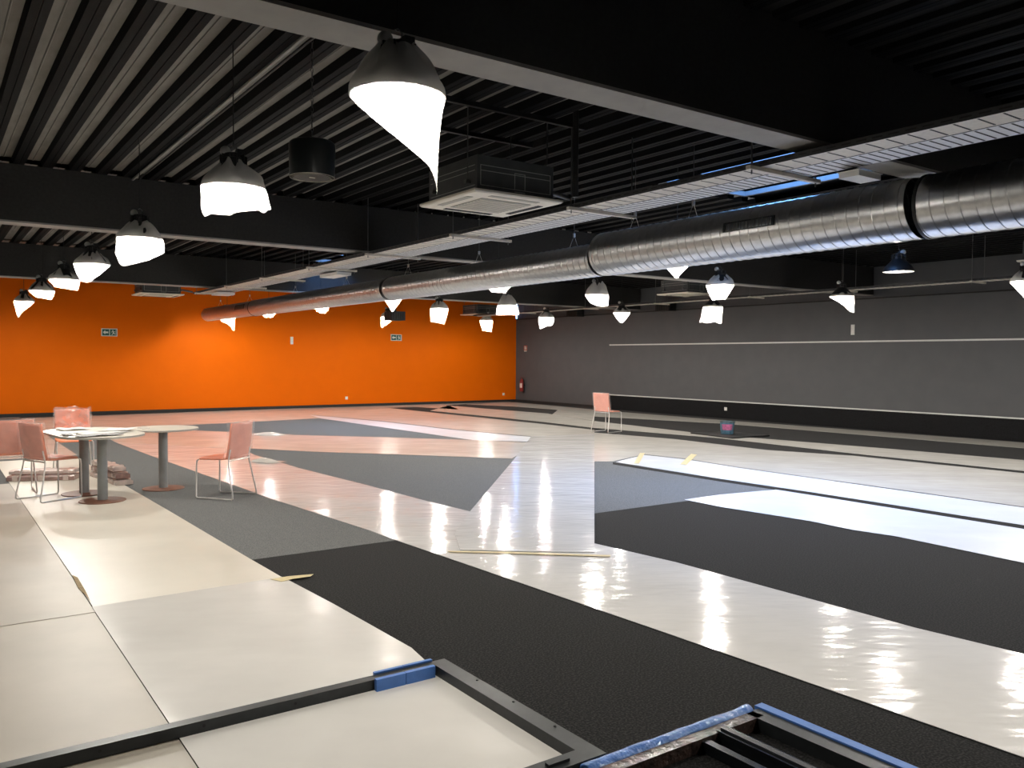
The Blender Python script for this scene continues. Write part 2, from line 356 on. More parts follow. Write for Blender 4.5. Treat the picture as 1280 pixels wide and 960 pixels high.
sheet('cream floor sheet strip between the dark carpet strip and the long slit', [(538, 513.6), (600, 519.5), (679, 527.5), (743, 535), (900, 548), (1066, 567), (1280, 589), (1400, 601), (1400, 587), (1280, 575.5), (1108, 561), (960, 549), (876, 542), (743, 526.5), (700, 520), (684, 517), (600, 510.5), (580, 508.5), (560, 507)], 'sheet_far', .003)
sheet('cream floor sheet strip along the foot of the dark wall', [(583, 505.6), (600, 504.8), (632, 502), (700, 508), (762, 514), (900, 525), (1280, 553.5), (1400, 563), (1400, 570), (1280, 560.5), (959, 534), (900, 529.6), (743, 520.6), (693, 512), (640, 508)], 'sheet_far', .003)
sheet('cream floor sheet behind the far chair, left of the dark strip', [(690, 518.5), (697, 513), (743, 520.8), (743, 526.2)], 'sheet_far', .006)
sheet('white floor sheet along the dark edge of the far grey triangle', [(401, 523.3), (388, 519.2), (480, 527.5), (560, 537), (640, 544.5), (664, 546.5), (658, 553.5), (591, 550.6)], 'sheet_white', .006)
sheet('pinkish floor sheet beyond the far grey triangle, before the orange wall', [(388, 519), (410, 514), (486, 510.4), (539, 516), (615, 524), (679, 530.6), (743, 538), (743, 543), (664, 546), (640, 544), (560, 536.5), (480, 527)], 'sheet_far', .009)
sheet('pink floor sheet along the foot of the orange wall', [(-40, 545), (60, 540), (130, 536.5), (197, 533.2), (300, 528.2), (400, 522.8), (388, 518.6), (410, 513.6), (486, 509.8), (520, 508.8), (574, 512.2), (560, 506.6), (583, 505), (628, 502.6), (540, 504.8), (402, 509.3), (300, 513), (118, 519.8), (60, 521.8), (-40, 525)], 'sheet_far', .003)
# thin black band at the edge of the bluish sheet
MB().prism([(at(*p).x, at(*p).y) for p in [(766, 578), (900, 599.2), (1016, 616.4), (1280, 657.6), (1280, 661.5), (1016, 619.2), (900, 602), (766, 580.5)]], .002, .005).build('floor_inlay', 'black_carpet', floor)['label'] = 'thin black band'

def tape(label, pts, z, m='tape', cat='tape'):
    P = [(at(*p).x, at(*p).y) for p in pts]; c = P[0]
    tag(MB().prism([(p[0]-c[0], p[1]-c[1]) for p in P], 0, .0015).build('tape_strip' if cat == 'tape' else 'torn_seam', m, None, loc=(c[0], c[1], z)), label, cat, 'masking tape on the sheets' if cat == 'tape' else None)
tape('long masking tape strip across the near end of the bluish sheet', [(560, 690.6), (640, 692), (763, 696), (763, 698), (640, 694), (560, 692)], .0135)
tape('short masking tape strip at the corner of the left sheets', [(338, 726.5), (362, 722.5), (392, 720), (388, 723), (366, 726), (352, 729.5)], .0135)
tape('slanted masking tape strip, left one on the white sheet', [(792, 580), (800, 567), (806, 567), (799, 580)], .0085)
tape('slanted masking tape strip, right one on the white sheet', [(850, 581), (864, 568), (871, 569), (858, 582)], .0085)
tape('torn brown gap in the seam of the left sheets', [(90, 721), (97, 724), (107, 741), (113, 754), (108, 747), (98, 738)], .0125, 'brown_gap', 'seam')

# raised curls of film at two sheet corners
def curl(label, pa, pb, h, m):
    A, B = at(*pa), at(*pb); d = B-A; nrm = Vector((-d.y, d.x, 0)).normalized()
    def fn(u, v):
        p = A + d*u + nrm*((v-.5)*.30)
        return (p.x, p.y, .012 + h*max(0, math.sin(PI*u))**1.5*(math.sin(PI*v)**2) + .006*noise.noise((u*5, v*3, h*20)))
    o = MB().grid(fn, 14, 8).build('film_fold', m, smooth=True); tag(o, label, 'film fold', 'raised folds of film')
curl('raised film fold behind the lone chair, by the far grey triangle', (312, 543.5), (362, 544.5), .05, 'sheet_far')
curl('raised film fold beside the legs of the lone chair', (312, 576), (350, 579), .05, 'sheet_far')

# ------------------------------------------------------------------ cable trays
def cable_tray(label, x0, x1, y0, y1, z, mb, right_extra=None, supports=(), rodtop=ZP, step=.14):
    o = thing('cable_tray', label, 'cable tray', ((x0+x1)/2, y0, z), group='cable trays')
    cx = (x0+x1)/2; a, b = x0-cx, x1-cx; L = y1-y0
    base = MB().box(a, b, 0, L, 0, .002).build('tray_floor', mb, o)
    sl = MB(); y = .05
    while y < L:
        sl.box(a+.02, b-.02, y, y+.012, -.0015, .0); y += step
    q = sl.build('slots', 'slot_black', base); q['kind'] = 'stuff'
    for sx in (a, b):
        s_ = MB().box(sx-.002, sx+.002, 0, L, -.001, .042).build('side_rail', 'tray_side', o)
        ds = MB(); y = .03; e = -.0035 if sx < 0 else .0035
        while y < L:
            ds.box(sx+e-.001, sx+e+.001, y, y+.07, .016, .026); y += .11
        q = ds.build('slots', 'slot_black', s_); q['kind'] = 'stuff'
    return o
t1 = cable_tray('cream underside cable tray, long left one of the near pair', 4.975, 5.222, -1.0, 19.45, 3.0, 'tray')
t2 = cable_tray('white chevron-slotted cable tray beside the cream one, nearer the duct', 5.232, 5.54, -1.0, 19.3, 3.0, 'tray2', step=.07)
t3 = cable_tray('far cable tray running along the dark wall side', 14.45, 14.75, -1.0, 22.6, 2.95, 'tray')
def support(n_, label, xa, xb, y, z):
    o = thing('tray_support', label, 'bracket', ((xa+xb)/2, y, z-.03), group='tray supports')
    c = (xa+xb)/2
    MB().box(xa-c, xb-c, -.02, .02, 0, .028).build('cross_bar', 'tray', o)
    for x in (xa+.04, xb-.04): MB().tube([(x-c, 0, -.03), (x-c, 0, ZP-z+.03)], .006, 6).build('rod', 'rod', o)
ORD = ['nearest', 'second', 'third', 'fourth', 'fifth', 'sixth', 'seventh', 'farthest']
for k_, y in enumerate((3.95, 6.0, 8.1, 10.3, 12.4, 14.6, 16.7, 18.9)):
    support(0, 'threaded rod bracket of the near tray pair, %s from the front' % ORD[k_], 4.86, 5.70, y, 3.0)
for k_, y in enumerate((4.6, 7.0, 9.4, 11.6, 14.4, 17.0, 19.8, 22.2)):
    support(0, 'threaded rod bracket of the far tray by the dark wall, %s from the front' % ORD[k_], 14.35, 14.85, y, 2.95)
def jbox(label, x, y, z, sx, sy):
    o = thing('junction_box', label, 'junction box', (x, y, z), group='boxes under the trays')
    MB().box(-sx/2, sx/2, -sy/2, sy/2, -.045, -.004).build('body', 'white_plastic', o); MB().box(-sx/2-.01, sx/2+.01, -sy/2-.01, sy/2+.01, -.004, 0).build('flange', 'white_plastic', o)
jbox('pale junction box under the near trays, below the skylight', 5.62, 3.55, 2.97, .28, .16)
jbox('pale junction box under the near trays, toward the orange wall', 5.55, 12.9, 2.97, .25, .7)
jbox('pale junction box at the far end of the near trays', 5.3, 18.3, 2.97, .35, .5)

# ------------------------------------------------------------------ spiral duct
DX, DZ = 6.42, 2.80
def drop(y): return -.05 if y > 7.2 else 0.
duct = thing('spiral_duct', 'long round galvanised spiral air duct under the roof', 'air duct', (DX, 0, DZ))
def duct_sec(y0, y1, R0, lead=.11):
    seg = 40; n = int((y1-y0)/lead); rows = []
    for i in range(n):
        for dy, dr in ((0, 0), (.42, 0), (.45, .004), (.55, .004), (.58, 0)):
            rows.append(((i+dy)*lead, R0+dr))
    rows.append((n*lead, R0))
    R = []
    L = y1-y0
    for y, rr in rows:
        R.append([(rr*math.sin(2*PI*j/seg), y0+min(max(y + lead*j/seg*1.0 - lead*.5*0, 0), L), -rr*math.cos(2*PI*j/seg)) for j in range(seg)])
    # helical seam: shift follows the angle, with the jump at the top of the duct where it is out of sight
    R = []
    for y, rr in rows:
        ring = []
        for j in range(seg+1):
            a = 2*PI*j/seg
            ring.append((rr*math.sin(a), y0+min(max(y+lead*(j/seg), 0), L), rr*math.cos(a)+drop(y0)))
        R.append(ring)
    b = MB().rings(R, cap0=False, cap1=False, close=False)
    o = b.build('duct_section', 'galv', duct, smooth=True); o.data.set_sharp_from_angle(angle=math.radians(14)); return o
RS = [(-1.2, 3.45, .245), (3.45, 7.25, .243), (7.25, 12.6, .192), (12.6, 19.6, .184), (19.6, 23.6, .174)]

for i, (a, b, R) in enumerate(RS): duct_sec(a, b, R)
def yring(b, prof, seg=40):
    return b.rings([[(r*math.sin(2*PI*j/seg), y, r*math.cos(2*PI*j/seg)+drop(y)) for j in range(seg)] for y, r in prof], cap0=True, cap1=True)
yring(MB(), [(3.435, .247), (3.438, .252), (3.462, .252), (3.465, .247)]).build('joint_collar', 'lamp_metal', duct, True)
yring(MB(), [(7.16, .245), (7.19, .247), (7.196, .244)]).build('joint_collar', 'galv', duct, True)
yring(MB(), [(12.56, .185), (12.565, .197), (12.6, .197), (12.605, .185)]).build('joint_collar', 'lamp_metal', duct, True)
yring(MB(), [(19.57, .18), (19.575, .19), (19.6, .19), (19.605, .18)]).build('joint_collar', 'lamp_metal', duct, True)
yring(MB(), [(23.55, .178), (23.62, .178), (23.68, .15), (23.70, .09)]).build('end_cap', 'galv', duct, True)
def grille(y0, y1, R, a0, a1, col='frame'):
    g = MB()
    def pt(a, y, r): return (-r*math.cos(a), y, r*math.sin(a)+drop(y))
    n = 8
    for e0, e1 in ((a0, a0+.04), (a1-.04, a1)):
        g.quad([pt(e0, y0, R), pt(e0, y1, R), pt(e1, y1, R), pt(e1, y0, R)])
    for e0, e1 in ((y0, y0+.03), (y1-.03, y1)):
        for k in range(n):
            b0 = a0+(a1-a0)*k/n; b1 = a0+(a1-a0)*(k+1)/n
            g.quad([pt(b0, e0, R), pt(b0, e1, R), pt(b1, e1, R), pt(b1, e0, R)])
    o = g.build('grille_frame', col, duct, solid=.006)
    bk = MB().grid(lambda u, v: pt(a0+(a1-a0)*u, y0+(y1-y0)*v, R-.012), 8, 2).build('grille_back', 'slot_black', o, solid=.004)
    k = 0; y = y0+.05
    while y < y1-.04:
        MB().grid(lambda u, v: pt(a0+(a1-a0)*u, y+.008*v, R+.002), 6, 1).build('vane', 'rod', o, solid=.004); y += .04
grille(4.72, 5.30, .251, -.02, .34)
grille(19.9, 20.6, .182, -.05, .6)
for y, R in ((2.6, .25), (5.9, .25), (6.75, .25), (7.8, .142), (9.9, .142), (12.0, .142), (14.4, .134), (17.0, .134), (20.0, .124), (22.4, .124)):
    h = MB(); h.tube([(0, y, R+.14), (0, y, (ZB if abs(y-11) < .3 else ZP)-DZ)], .004, 6); h.build('hanger_wire', 'rod', duct)
    h = MB(); h.tube([(-.07, y, R-.015), (0, y, R+.14), (.07, y, R-.015)], .003, 6); h.build('hanger_yoke', 'chrome', duct)
    MB().box(-.012, .012, y-.012, y+.012, R+.12, R+.165).build('hanger_clip', 'chrome', duct)

# ------------------------------------------------------------------ pendant lamps with film bags
RL = .188; RB = .212                     # shade and bag radius
lm = {}
def lamp_meshes():
    lm['shade'] = MB().rings([[(r*math.cos(2*PI*j/28), r*math.sin(2*PI*j/28), z) for j in range(28)] for r, z in
        ((RL-.01, .012), (RL, .0), (RL+.003, .006), (.18, .045), (.14, .095), (.10, .135), (.082, .16), (.078, .165))], cap0=False).mesh('shade', 'lamp_metal', True)
    h = MB().lathe([(.075, .15), (.075, .20), (.06, .21), (.06, .235), (.03, .245)], 16)
    for k in range(10):
        a = 2*PI*k/10; h.box(-.004, .004, .06, .09, .165, .225, rz=a, c=(0, 0))
    lm['housing'] = h.mesh('housing', 'lamp_metal')
    lm['ball'] = MB().sphere((0, 0, 0), .036).mesh('sensor_ball', 'ball', True)
    lm['hook'] = MB().tube([(0, 0, .24), (.02, 0, .26), (.02, 0, .285), (0, 0, .30), (-.012, 0, .29)], .005, 6).mesh('hook', 'rod', True)
    lm['lens'] = MB().lathe([(.135, .090), (.135, .096)], 28).mesh('lens', 'lens')
    lm['clamp'] = MB().box(.02, .07, -.03, .03, .20, .27).mesh('cable_clamp', 'lamp_metal')
lamp_meshes()
rng = random.Random(3)
RT2 = Vector((RT.x, RT.y, 0)).normalized(); FW2 = Vector((FW.x, FW.y, 0)).normalized()
def bag_mesh(seed, dl, dr, sc, ox, flare):
    # dl/dr: how far the bag hangs on its left and right as seen from the hall's entrance side, sc: how far it narrows, ox: sideways drift of the low end
    n = 30; R = []; rows = 9
    for i in range(rows+1):
        t = i/rows; ring = []
        for j in range(n):
            a = 2*PI*j/n
            k = (1-math.cos(a))/2                                   # 0 on the right, 1 on the left
            drop = dr+(dl-dr)*k + .045*math.sin(2*a+seed)*flare + .02*math.sin(5*a+2*seed)*flare
            wob = 1 + .16*t*noise.noise((math.cos(a)*2, math.sin(a)*2, seed*3.1+t))
            rad = RB*((1-t)+sc*t + .05*math.sin(PI*t)*(1 if .2 < sc < .7 else .3))*wob
            zz = -drop*t + .02*t*noise.noise((math.cos(a)*1.6, math.sin(a)*1.6, seed*1.7))
            p = RT2*(rad*math.cos(a)+ox*t**1.3) + FW2*(rad*math.sin(a))
            ring.append((p.x, p.y, .004+zz))
        R.append(ring)
    return MB().rings(R, cap0=False, cap1=True).mesh('lit_bag', 'bag', True)
def top_mesh(seed, h):
    n = 40; R = []
    for i in range(9):
        t = i/8; ring = []
        for j in range(n):
            a = 2*PI*j/n
            rad = (RB+.002)*(1-.60*t**1.5)
            rad = rad*(1+.24*t**.5*noise.noise((math.cos(a)*3.4, math.sin(a)*3.4, seed*2.3+t*2)) + .10*t**.6*math.sin(5*a+seed*2+t*1.5))
            ring.append((rad*math.cos(a), rad*math.sin(a), .004+h*t+.07*t*noise.noise((math.cos(a)*2, math.sin(a)*2, seed))))
        R.append(ring)
    return MB().rings(R, cap0=False, cap1=False).mesh('film_cover', 'bag_top', True)
bulb = bpy.data.lights.new('bulb', 'POINT'); bulb.shadow_soft_size = .055; bulb.energy = LAMP; bulb.color = (1.0, .945, .86)
def lamp(label, x, y, z, bag=None, th=.19, ballside=-1, seed=0):
    o = thing('pendant_lamp', label, 'lamp', (x, y, z), group='pendant lamps')
    obj('shade', lm['shade'], o); hs = obj('housing', lm['housing'], o); obj('lens', lm['lens'], o); obj('cable_clamp', lm['clamp'], hs); obj('bulb', bulb, o, (0, 0, .028))
    p = RT2*(.055*ballside); obj('sensor_ball', lm['ball'], hs, (p.x, p.y, .255))
    if z+.30 < ZB-.0 and any(abs(y-(b+.125)) < .15 for b in (3.5, 10.88, 18.5)): top = ZB
    else: top = ZR-.004
    obj('hook', lm['hook'], o)
    if top-z > .30: MB().tube([(0, 0, .29), (0, 0, top-z)], .004, 6).build('cord', 'black_rubber', o)
    if bag:
        obj('lit_bag', bag_mesh(seed, *bag), o); obj('film_cover', top_mesh(seed, th), o)
    return o
LAMPS = [
 # label, photo point of the rim centre, bag (dl, dr, sc, ox, flare)
 ('covered lamp nearest to the camera, bag hanging to a long point', (497, 122), (.30, .42, .03, .17, .1), .21),
 ('covered lamp hanging left of the black speaker cylinder', (292, 236), (.13, .12, 1.03, .02, 1.), .16),
 ('covered lamp with a lopsided skirt, third along the left row', (175, 299), (.20, .13, 1.05, 0, 1.1), .15),
 ('covered lamp with a wedge-shaped bag, fourth along the left row', (115, 331), (.22, .16, .35, -.06, .2), .15),
 ('covered lamp with a shallow bag, fifth along the left row', (80, 350), (.11, .15, .75, .05, .3), .14),
 ('covered lamp with a flat bowl bag, sixth along the left row', (52, 364), (.10, .15, .55, .04, .2), .14),
 ('covered lamp at the far left end, bag drooping to a point', (30, 377), (.36, .16, .25, -.08, .3), .14),
 ('covered lamp under the far end of the spiral duct', (284, 394), (.13, .38, .8, .02, .9), .14),
 ('covered lamp peeping below the duct, beside its far grille', (336, 380, 'row'), (.15, .15, .5, 0, .2), .14),
 ('covered lamp peeping below the middle of the far duct', (401, 380, 'row'), (.18, .2, .3, .02, .1), .14),
 ('covered lamp with a triangular bag under the duct, above the exit sign', (491, 380, 'row'), (.30, .30, .04, 0, .1), .16),
 ('covered lamp half behind the small grille box', (485, 396), (.32, .15, .5, -.1, 1.), .14),
 ('covered lamp with a slanted bag before the orange wall', (549, 386), (.28, .36, .75, -.04, .4), .15),
 ('covered lamp low before the corner of the orange wall', (608, 401), (.30, .33, .7, .02, .8), .14),
 ('covered lamp overlapping the far cassette unit', (634, 382), (.20, .20, 1.2, .02, .1), .22),
 ('covered lamp with a ragged skirt in front of the wall corner', (683, 397), (.30, .16, .95, 0, .9), .14),
 ('covered lamp with a tall film top above the far chair', (746, 369), (.10, .22, .85, .03, .6), .20),
 ('covered lamp with a pointed bowl bag right of the tall-topped one', (777, 391), (.24, .24, .2, 0, .1), .12),
 ('covered lamp peeping below the near duct', (846, 323), (.22, .22, .1, 0, .1), .16),
 ('covered lamp hidden behind the duct, only its white ball showing', (623, 380, 'row'), (.15, .15, .5, 0, .2), .14),
 ('covered lamp right of the small cassette unit, above the square bag', (900, 357), (.22, .20, .45, -.02, .3), .14),
 ('covered lamp with a square ragged bag below another lamp', (891, 384), (.30, .34, 1.1, -.04, .8), .10),
 ('covered lamp with a bag slanting down to the right over the wall plate', (1052, 371), (.05, .30, .6, .10, .1), .10),
 ('bare black pendant lamp, the only one without a bag', (1123, 340), None, 0),
 ('covered lamp at the right edge of the picture', (1283, 352), (.22, .40, .25, .06, .3), .14),
]
for i, (lab, px, bag, th) in enumerate(LAMPS):
    zr = 2.75
    P = at(px[0], px[1], zr)
    if len(px) > 2: P = CAM + (P-CAM)*(7.12/P.x)
    wall_y = {6: 22.1, 7: 23.2, 11: 22.3, 13: 22.5}.get(i)           # last lamp of each row, before the orange wall
    if wall_y: P = CAM + (P-CAM)*(wall_y/P.y); zr = P.z
    lamp(lab, P.x, P.y, zr, bag, th, ballside=(1 if i in (9, 10, 13, 23) else -1), seed=i+1)
# unseen lamps added outside the frame to light the near floor and orange wall
for lab, x, y, bg_ in (('added covered lamp behind the camera on its right, over the near frame', 4.4, .2, 1), ('added covered lamp behind the camera beside the duct', 7.3, -.3, 1), ('added covered lamp right of the frame in the near right row', 14.2, 2.9, 1), ('added covered lamp right of the frame over the long sheet', 10.3, 2.9, 1), ('added covered lamp right of the frame beside the duct', 7.3, 2.9, 1), ('added covered lamp left of the frame beside the tables', -1.6, 10.2, 1), ('added covered lamp left of the frame near the orange wall', -1.6, 21.9, 1)):
    lamp(lab, x, y, 2.75, (.18, .22, .4, .03, .2), .14, seed=x+y)

# ------------------------------------------------------------------ ceiling cassettes, speaker, small ceiling gear
def cassette(label, cx, cy, z, s=.95, h=.30):
    o = thing('ceiling_cassette', label, 'air conditioner', (cx, cy, z), group='ceiling cassette units')
    a = s/2; b = a-.065
    pn = MB(); pn.rings([[(x*k, y*k, zz) for x, y in ((-a, -a), (a, -a), (a, a), (-a, a))] for k, zz in ((1, .03), (1, .012), (.97, .0))]); pn.build('panel', 'panel_white', o)
    g = MB().box(-a*.56, a*.56, -a*.56, a*.56, -.006, .002).build('intake_grille', 'panel_grille', o)
    for k in range(9):
        y = -a*.5+k*a/9*1.0+.02
        MB().box(-a*.53, a*.53, y, y+.012, -.010, -.004).build('grille_bar', 'panel_white', g)
    for k in range(4):
        MB().box(-a*.55, a*.55, -a*.86, -a*.74, -.004, .002, rz=k*PI/2, c=(0, 0)).build('louvre_slot', 'slot_black' if k in (2, 1) else 'panel_grille', o)
    bd = MB().box(-b, b, -b, b, .03, .03+h).build('body', 'cassette_body', o)
    pr = MB(); e = b+.0015
    for z0 in (.075, .20, .245): pr.box(-b*.92, b*.92, -e, -e+.001, z0, z0+.005) ; pr.box(-e, -e+.001, -b*.92, b*.92, z0, z0+.005)
    pr.box(-b*.92, -b*.92+.006, -e, -e+.001, .075, .25); pr.box(b*.92-.006, b*.92, -e, -e+.001, .075, .25)
    for xx in (-.02, .09):
        pr.box(xx, xx+.005, -e, -e+.001, .075, .215)
    pr.box(-.02, .095, -e, -e+.001, .055, .060); pr.box(-.02, .095, -e, -e+.001, .215, .22)
    q = pr.build('printed_lines', 'print_white', bd)
    for sx in (-1, 1):
        for sy in (-1, 1):
            MB().tube([(sx*(b+.02), sy*(b-.12), .12), (sx*(b+.02), sy*(b-.12), ZP-z)], .006, 6).build('rod', 'rod', o)
            MB().box(sx*(b+.015)-.03, sx*(b+.015)+.03, sy*(b-.12)-.02, sy*(b-.12)+.02, .10, .13).build('bracket', 'rod', o)
    MB().tube([(b, -b+.15, .14), (b+.05, -b+.15, .14), (b+.30, -b+.12, .10)], .022, 8).build('drain_pipe', 'rod', o, True)
    return o
cassette('big ceiling cassette unit close behind the nearest lamp', 4.27, 6.40, 3.0)
cassette('ceiling cassette unit above the left of the orange wall', 4.45, 20.5, 3.0)
cassette('ceiling cassette unit at the corner of orange and dark wall', 14.9, 22.9, 3.0, .95)
cassette('ceiling cassette unit in the right half behind the white bag', 14.2, 13.22, 3.06)
cassette('ceiling cassette unit cut off at the right edge', 15.0, 6.0, 3.22, .8)

sp = thing('hanging_speaker', 'black cylinder speaker hanging from a chain', 'speaker', (2.17, 5.43, 0))
zsp = 2.82
MB().lathe([(.140, zsp+.235), (.152, zsp+.225), (.155, zsp+.21), (.150, zsp)], 32).build('body', 'speaker', sp, True)
MB().lathe([(.150, zsp-.006), (.150, zsp), (.128, zsp), (.128, zsp-.006)], 32, cap0=False, cap1=False).build('ring', 'speaker_ring', sp)
MB().lathe([(.130, zsp-.003), (.130, zsp)], 32).build('speaker_cloth', 'speaker_face', sp)
MB().box(-.02, .02, -.006, .006, zsp-.005, zsp-.003).build('badge', 'speaker_ring', sp)
k = 0; z = zsp+.235
while z < ZP-.02:
    a = (k % 2)*PI/2; c = MB()
    c.tube([(.008*math.cos(a)*math.cos(t_), .008*math.sin(a)*math.cos(t_), z+.02+.02*math.sin(t_)) for t_ in [2*PI*i/8 for i in range(9)]], .0025, 5); c.build('chain_link', 'rod', sp); z += .033; k += 1
# small grille box in front of a lamp, a bracket, wall vents
def grille_box(label, x, y, z, sx, sy, sz):
    o = thing('grille_box', label, 'air vent', (x, y, z), group='small black vent boxes')
    MB().box(-sx/2, sx/2, -sy/2, sy/2, 0, sz).build('body', 'black_rubber', o)
    n = 6
    for i in range(n):
        xx = -sx/2+sx*(i+.5)/n; MB().box(xx-.012, xx+.012, -sy/2-.012, -sy/2, .02, sz-.02).build('vane', 'frame', o)
    for i in range(n):
        yy = -sy/2+sy*(i+.5)/n; MB().box(-sx/2-.012, -sx/2, yy-.012, yy+.012, .02, sz-.02).build('vane', 'frame', o)
    MB().box(-.03, .03, -.03, .03, sz, ZD-z).build('drop_pipe', 'black_rubber', o) if z < 2.9 and x < X1-.6 else None
P = at(490, 402, 2.62); grille_box('black grille box hanging in front of a lamp near the orange wall', 10.4, 20.2, 2.60, .42, .42, .24)
for px, lab in (((719, 396), 'black vent box on the dark wall left of the ragged lamp'), ((832, 389), 'black vent box on the dark wall below the far tray')):
    d_ = FW+RT*((px[0]-640)/FPX)-UP*((px[1]-480)/FPX); q = CAM+d_*((X1-.16)/d_.x)
    grille_box(lab, q.x, q.y, q.z, .30, .55, .24)
br = thing('ceiling_bracket', 'grey bracket hanging from the roof above the far tray', 'bracket', (0, 0, 0))
q = at(685, 382, 3.1)
MB().box(q.x-.28, q.x+.28, q.y-.12, q.y+.12, 3.08, 3.11).build('plate', 'rod', br, loc=None)
for s_ in (-.1, .1): MB().tube([(q.x+s_, q.y, 3.11), (q.x+s_, q.y, ZP)], .02, 6).build('drop_pipe', 'rod', br)
# conduits and pipes
tag(MB().tube([(2.08, 3.8, 3.715), (2.08, 10.85, 3.715)], .014, 8).build('conduit', 'flange', None, True), 'thin conduit along the deck beside the left lamp row', 'conduit', 'conduits under the deck')
tag(MB().tube([(2.14, 3.8, 3.72), (2.14, 10.85, 3.72)], .010, 8).build('conduit', 'black_rubber', None, True), 'thin black conduit along the deck beside the grey conduit', 'conduit', 'conduits under the deck')
tag(MB().tube([(4.70, 5.70, 3.02), (4.70, 5.70, 3.78)], .026, 10).build('drop_pipe', 'black_rubber', None, True), 'black vertical pipe right of the big cassette unit', 'pipe')
for y, lab in ((5.95, 'dark rail across the deck above the big cassette unit, nearer one'), (6.75, 'dark rail across the deck above the big cassette unit, farther one')):
    tag(MB().box(3.4, 5.0, y-.02, y+.02, 3.705, 3.748).build('deck_rail', 'black_rubber'), lab, 'rail', 'rails under the deck')

# ------------------------------------------------------------------ wall fittings
def exit_sign(label, x, z, flip=False):
    o = thing('exit_sign', label, 'sign', (x, Y1-.02, z), group='exit signs')
    w_, h_ = .40, .21
    MB().box(-w_/2, w_/2, 0, .02, -h_/2, h_/2).build('panel', 'sign_white', o)
    MB().box(-w_/2+.02, -.005, -.004, 0, -h_/2+.02, h_/2-.02).build('green_field', 'green', o); MB().box(.012, w_/2-.02, -.004, 0, -h_/2+.02, h_/2-.02).build('green_field', 'green', o)
    ar = MB(); ex = lambda poly, b_: b_.rings([[(p[0], yy, p[1]) for p in poly] for yy in (-.0045, -.007)])
    ex([(-.165, 0), (-.105, .055), (-.105, .022), (-.03, .022), (-.03, -.022), (-.105, -.022), (-.105, -.055)], ar).build('arrow', 'sign_white', o)
    mn = MB(); ex([(.085+.014*math.cos(t_*PI/4), .05+.014*math.sin(t_*PI/4)) for t_ in range(8)], mn)
    for poly in ([(.075, .032), (.105, .028), (.112, -.012), (.088, -.012)], [(.09, -.01), (.112, -.01), (.15, -.045), (.135, -.055)], [(.088, -.01), (.105, -.012), (.09, -.05), (.055, -.07), (.05, -.055), (.075, -.042)],
                 [(.078, .03), (.082, .018), (.05, .0), (.042, .012)], [(.102, .028), (.106, .015), (.14, .01), (.142, .022)]): ex(poly, mn)
    mn.build('running_figure', 'sign_white', o)
    dr = MB(); ex([(.158, .07), (.168, .07), (.168, -.07), (.158, -.07)], dr); dr.build('door_mark', 'sign_white', o)
exit_sign('green exit sign with arrow on the left of the orange wall', 4.17, 2.243)
exit_sign('green exit sign with arrow right of centre on the orange wall', 12.92, 2.27)
def switch(label, P, ax, sy, sz):
    o = thing('wall_plate', label, 'wall plate', P, group='wall plates')
    if ax == 'y':
        MB().box(-sy/2, sy/2, -.012, 0, -sz/2, sz/2).build('plate', 'white_plastic', o); MB().box(-sy*.3, sy*.3, -.018, -.012, -sz*.3, sz*.3).build('rocker', 'paper', o)
    else:
        MB().box(-.012, 0, -sy/2, sy/2, -sz/2, sz/2).build('plate', 'white_plastic', o); MB().box(-.018, -.012, -sy*.3, sy*.3, -sz*.3, sz*.3).build('rocker', 'paper', o)
switch('tall white plate high in the middle of the orange wall', (9.32, Y1, 2.11), 'y', .09, .23)
switch('small white socket low on the orange wall', (11.14, Y1, .29), 'y', .09, .09)
switch('small white socket low beside the wall corner', (17.3, Y1, .29), 'y', .09, .09)
switch('tall white plate high on the dark wall above the rail', (X1, 11.38, 2.32), 'x', .09, .24)
switch('small white socket in the black dado behind the bucket', (X1-.035, 15.11, .26), 'x', .09, .09)
ex_ = thing('fire_extinguisher', 'red fire extinguisher hanging on the dark wall', 'fire extinguisher', (X1-.10, 24.48, .40))
bd = MB().lathe([(.06, 0), (.075, .01), (.078, .03), (.078, .36), (.06, .42), (.03, .45), (.025, .47)], 20).build('cylinder', 'red', ex_, True)
MB().rings([[(-.0795*math.cos(a), .0795*math.sin(a), z_) for a in [(-1.1+2.2*i/8) for i in range(9)]] for z_ in (.14, .30)], cap0=False, cap1=False, close=False).build('label_sticker', 'label_pale', bd, solid=.002)
MB().box(-.05, .02, -.012, .012, .47, .485).build('handle', 'black_rubber', ex_); MB().box(-.06, .01, -.012, .012, .50, .512, rz=0).build('lever', 'red', ex_)
MB().tube([(0, 0, .47), (0, -.06, .48), (0, -.11, .40), (0, -.11, .15), (0, -.10, .02), (0, -.09, -.06)], .012, 8).build('hose', 'black_rubber', ex_, True)
MB().box(.04, .10, -.04, .04, .2, .26).build('wall_bracket', 'black_rubber', ex_)
fs = thing('fire_sign', 'small red and white fire sign above the extinguisher', 'sign', (X1, 24.4, 1.98))
MB().box(-.008, 0, -.10, .10, -.09, .09).build('panel', 'sign_red', fs)
MB().box(-.010, -.008, -.08, .08, -.13, -.09).build('caption_strip', 'sign_white', fs); MB().box(-.010, -.008, -.02, .05, -.06, .06).build('extinguisher_mark', 'sign_white', fs); MB().box(-.010, -.008, -.07, -.04, -.06, .04).build('flame_mark', 'sign_white', fs)

